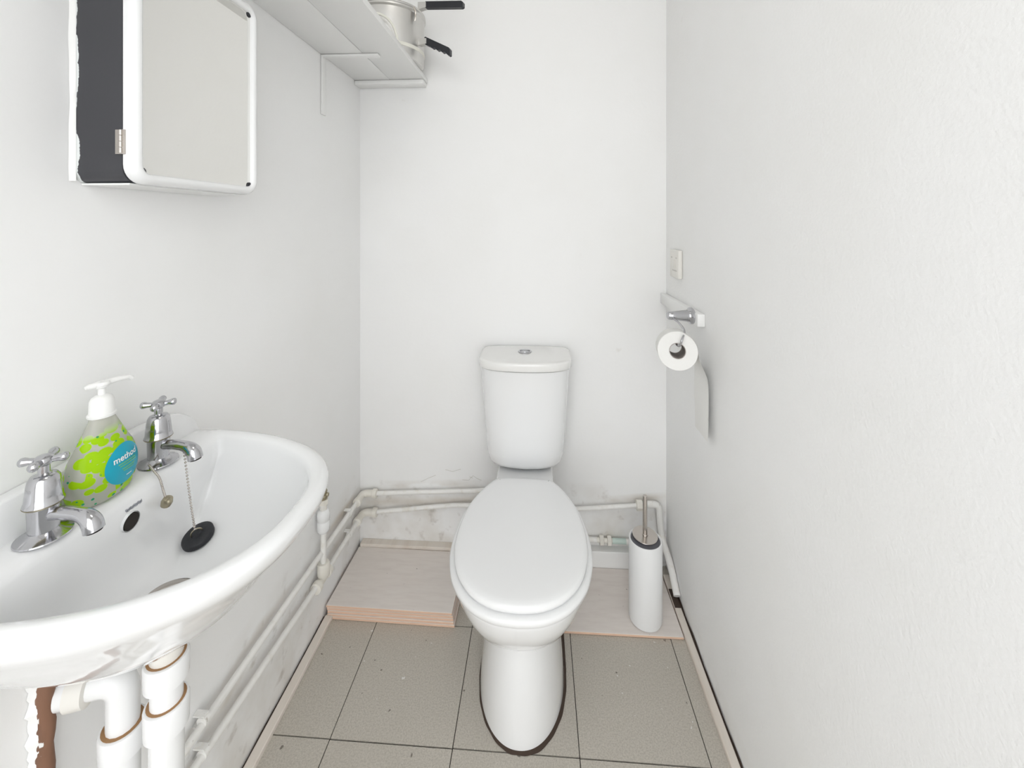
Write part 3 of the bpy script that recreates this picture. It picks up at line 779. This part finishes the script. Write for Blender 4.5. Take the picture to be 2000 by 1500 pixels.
# ------------------------------------------------------------------ loose tiles
def loose(x0, x1, y0, y1, z, rz, label, group=None):
    bm = box(bmesh.new(), -(x1-x0)/2, (x1-x0)/2, -(y1-y0)/2, (y1-y0)/2, 0, .0078, .0006, 1)
    bmesh.ops.recalc_face_normals(bm, faces=bm.faces)
    for f in bm.faces: f.material_index = 0 if f.normal.z > .3 else 1
    o = obj('ceramic_tile', bm, [M['glaze'], M['terra']], None, False)
    o.location = ((x0+x1)/2, (y0+y1)/2, z); o.rotation_euler.z = rz
    return tag(o, label, 'tile', group)
SG = 'loose tiles stacked beside the toilet'
specs = [(-.6685, -.2585, 1.304, 1.553, -.012, 'bottom tile of the stack left of the toilet'),
         (-.672, -.262, 1.305, 1.553, -.010, 'second tile from the floor in the stack left of the toilet'),
         (-.673, -.2635, 1.308, 1.553, -.009, 'middle tile of the stack left of the toilet'),
         (-.675, -.265, 1.309, 1.553, -.010, 'second tile from the top of the stack left of the toilet'),
         (-.677, -.268, 1.308, 1.553, -.008, 'top pinkish grey tile of the stack left of the toilet')]
z = .0006
for i, (x0, x1, y0, y1, rz, lb) in enumerate(specs):
    loose(x0, x1, y0, y1, z, rz, lb, SG); z += .0080+(.0012 if i == 3 else 0)
loose(.0795, .444, 1.306, 1.551, .0006, .004, 'single pinkish grey tile on the floor under the toilet brush')

# ------------------------------------------------------------------ toilet brush
tb = thing('toilet_brush', 'white cylindrical toilet brush holder with a steel handle', 'toilet brush', (.343, 1.362, .0085))
HR = .0515
bm = bmesh.new()
lathe(bm, [(0, 0), (HR-.008, 0), (HR-.002, .003), (HR, .010), (HR, .252), (HR-.0015, .2555), (HR-.004, .256), (HR-.006, .254), (HR-.007, .250)], n=56); obj('holder', bm, M['plastic'], tb)
bm = bmesh.new(); lathe(bm, [(HR-.0068, .2525), (HR-.0072, .20), (HR-.0075, .06), (0, .058)], n=56); obj('liner', bm, M['greyplastic'], tb)
ax = Vector((.03, -.04, 1)).normalized(); c0 = Vector((.002, .0125, .2565))
bm = bmesh.new(); lathe(bm, [(0, -.0015), (HR-.0125, -.0015), (HR-.012, 0), (HR-.0125, .0012), (0, .0012)], c0, ax, 48); obj('splash_disc', bm, M['steel'], tb)
bm = bmesh.new(); lathe(bm, [(.0092, 0), (.0085, .003), (.0072, .004), (.0072, .124), (.0065, .126), (0, .1265)], c0+Vector((0, 0, .001)), (.0, .0, 1), 20); obj('handle', bm, M['steel'], tb)
bm = bmesh.new(); lathe(bm, [(.006, -.05), (.006, 0)], c0, (0, 0, 1), 12); lathe(bm, [(.006, -.13), (.026, -.12), (.028, -.07), (.006, -.05)], c0, (0, 0, 1), 20); obj('brush_head', bm, M['black'], tb)

# ------------------------------------------------------------------ toilet roll holder, batten, roll, wall plate
bt = box(bmesh.new(), XR-.022, XR-.0005, 1.222, YB-.001, .974, 1.010, .0015)
bt = obj('backing_batten', bt, M['gloss'], None, ang=30); tag(bt, 'white painted wooden batten behind the toilet roll holder', 'batten')
hx, hy, hz = XR-.0222, 1.262, .997
rh = thing('toilet_roll_holder', 'chrome toilet roll holder on the white batten', 'roll holder', (hx, hy, hz))
bm = bmesh.new(); lathe(bm, [(.023, 0), (.0245, .002), (.024, .008), (.019, .011), (.0175, .013), (.0165, .020), (.013, .052), (.0112, .072), (.0095, .074), (0, .0742)], (0, 0, 0), (-1, -.12, .02), 36); obj('post', bm, M['chrome'], rh)
RA = Vector((.235, 1.02, -.15)).normalized()   # axis of the roll
rcen = Vector((.3855, 1.1985, .919))
tipw = Vector((hx-.060, hy-.012, hz-.006))
fc = rcen-RA*.056
arm = catmull([tipw-Vector((.003, 0, -.003)), Vector((.4000, 1.222, .986)), Vector((.4030, 1.182, .972)), fc+Vector((.0100, -.006, .0360)), fc+Vector((.0050, -.003, .0172)), fc+RA*.015+Vector((0, 0, .0150)), rcen+RA*.05+Vector((0, 0, .0140))], 8)
bm = bmesh.new(); tube(bm, [p-Vector((hx, hy, hz)) for p in arm], .0030, 10); obj('wire_arm', bm, M['chrome'], rh)
tr_ = thing('toilet_roll', 'white toilet paper roll hanging on the chrome holder', 'toilet roll', rcen)
bm = bmesh.new(); lathe(bm, [(.0212, -.050), (.0500, -.0505), (.0512, -.049), (.0512, .049), (.0500, .0505), (.0212, .050), (.0212, -.050)], (0, 0, 0), RA, 56, caps=False); obj('paper_roll', bm, M['paper'], tr_)
bm = bmesh.new(); lathe(bm, [(.0212, -.0508), (.0196, -.0508), (.0192, .0508), (.0212, .0508)], (0, 0, 0), RA, 40, caps=False)
obj('core', bm, M['card'], tr_)
bm = bmesh.new(); rr = []
sd = Vector((RA.y, -RA.x, 0)).normalized()
prof = [(-.0, .0520), (.030, .0520), (.052, .040)]
pth = []
for a in (80, 60, 40, 20, 0): pth.append(sd*.0517*math.cos(math.radians(a))+Vector((0, 0, .0517*math.sin(math.radians(a)))))
for p in pth: rr.append([p+RA*s_ for s_ in (-.049, -.02, .01, .049)])
for i in range(1, 15):   # the loose sheet swings out and hangs flat beside the wall
    t = i/14; k_ = min(1, t/.35); k_ = k_*k_*(3-2*k_)
    p = (sd*.0517).lerp(Vector((XR-.016-rcen.x, .012, 0)), k_)+Vector((0, 0, -.243*t)); dr = RA.lerp(Vector((0, 1, 0)), k_).normalized()
    rr.append([p+dr*s_+Vector((.0012*math.sin(t*6+s_*40), 0, -.05*s_*t*.6)) for s_ in (-.049, -.02, .01, .049)])
loft(bm, rr, False, False, closed=False)
bmesh.ops.solidify(bm, geom=list(bm.faces), thickness=.0005)
obj('loose_end', bm, M['paper'], tr_)
pl = thing('wall_plate', 'small white rectangular wall plate in the corner above the roll', 'wall plate', (XR, 1.455, 1.13))
bm = rel(box(bmesh.new(), XR-.014, XR-.0005, 1.408, 1.498, 1.084, 1.178, .003, 3), pl); obj('plate', bm, M['plastic_old'], pl, ang=40)
bm = rel(box(bmesh.new(), XR-.0160, XR-.0138, 1.440, 1.466, 1.118, 1.146, .001), pl); obj('rocker', bm, M['plastic_old'], pl, ang=30)
for (ya, yb_, za) in [(1.425, 1.436, 1.150), (1.470, 1.482, 1.150), (1.424, 1.470, 1.107)]:
    bm = rel(box(bmesh.new(), XR-.0145, XR-.0141, ya, yb_, za, za+.004), pl); obj('printed_mark', bm, M['print_faint'], pl, False)

# ------------------------------------------------------------------ added fill lamp on the ceiling (out of frame), evens the light on the walls
lp = thing('fill_lamp', 'added round white fill lamp on the ceiling, out of view', 'lamp', (-.05, .45, ZC))
bm = bmesh.new(); lathe(bm, [(.19, 0), (.19, -.02), (.18, -.022)], n=40); obj('base', bm, M['plastic'], lp)
bm = bmesh.new(); lathe(bm, [(.178, -.0225), (.165, -.055), (.13, -.085), (.07, -.102), (0, -.106)], n=40); obj('diffuser', bm, M['lamp'], lp)

# hairline plaster cracks in the back wall
wb = bpy.data.objects['wall_back']
for line in [[(-0.4467, 0.277), (-0.4188, 0.2917), (-0.389, 0.3046)], [(-0.3514, 0.3275), (-0.3237, 0.3207), (-0.2922, 0.3316)], [(-0.2862, 0.2908), (-0.2626, 0.2897), (-0.245, 0.3079), (-0.2312, 0.2987), (-0.2136, 0.2916)], [(-0.2587, 0.3035), (-0.245, 0.2982)]]:
    bm = bmesh.new(); tube(bm, [(x, YB-.0002, z) for x, z in line], .0007, 6); obj('crack', bm, M['print_faint'], wb)
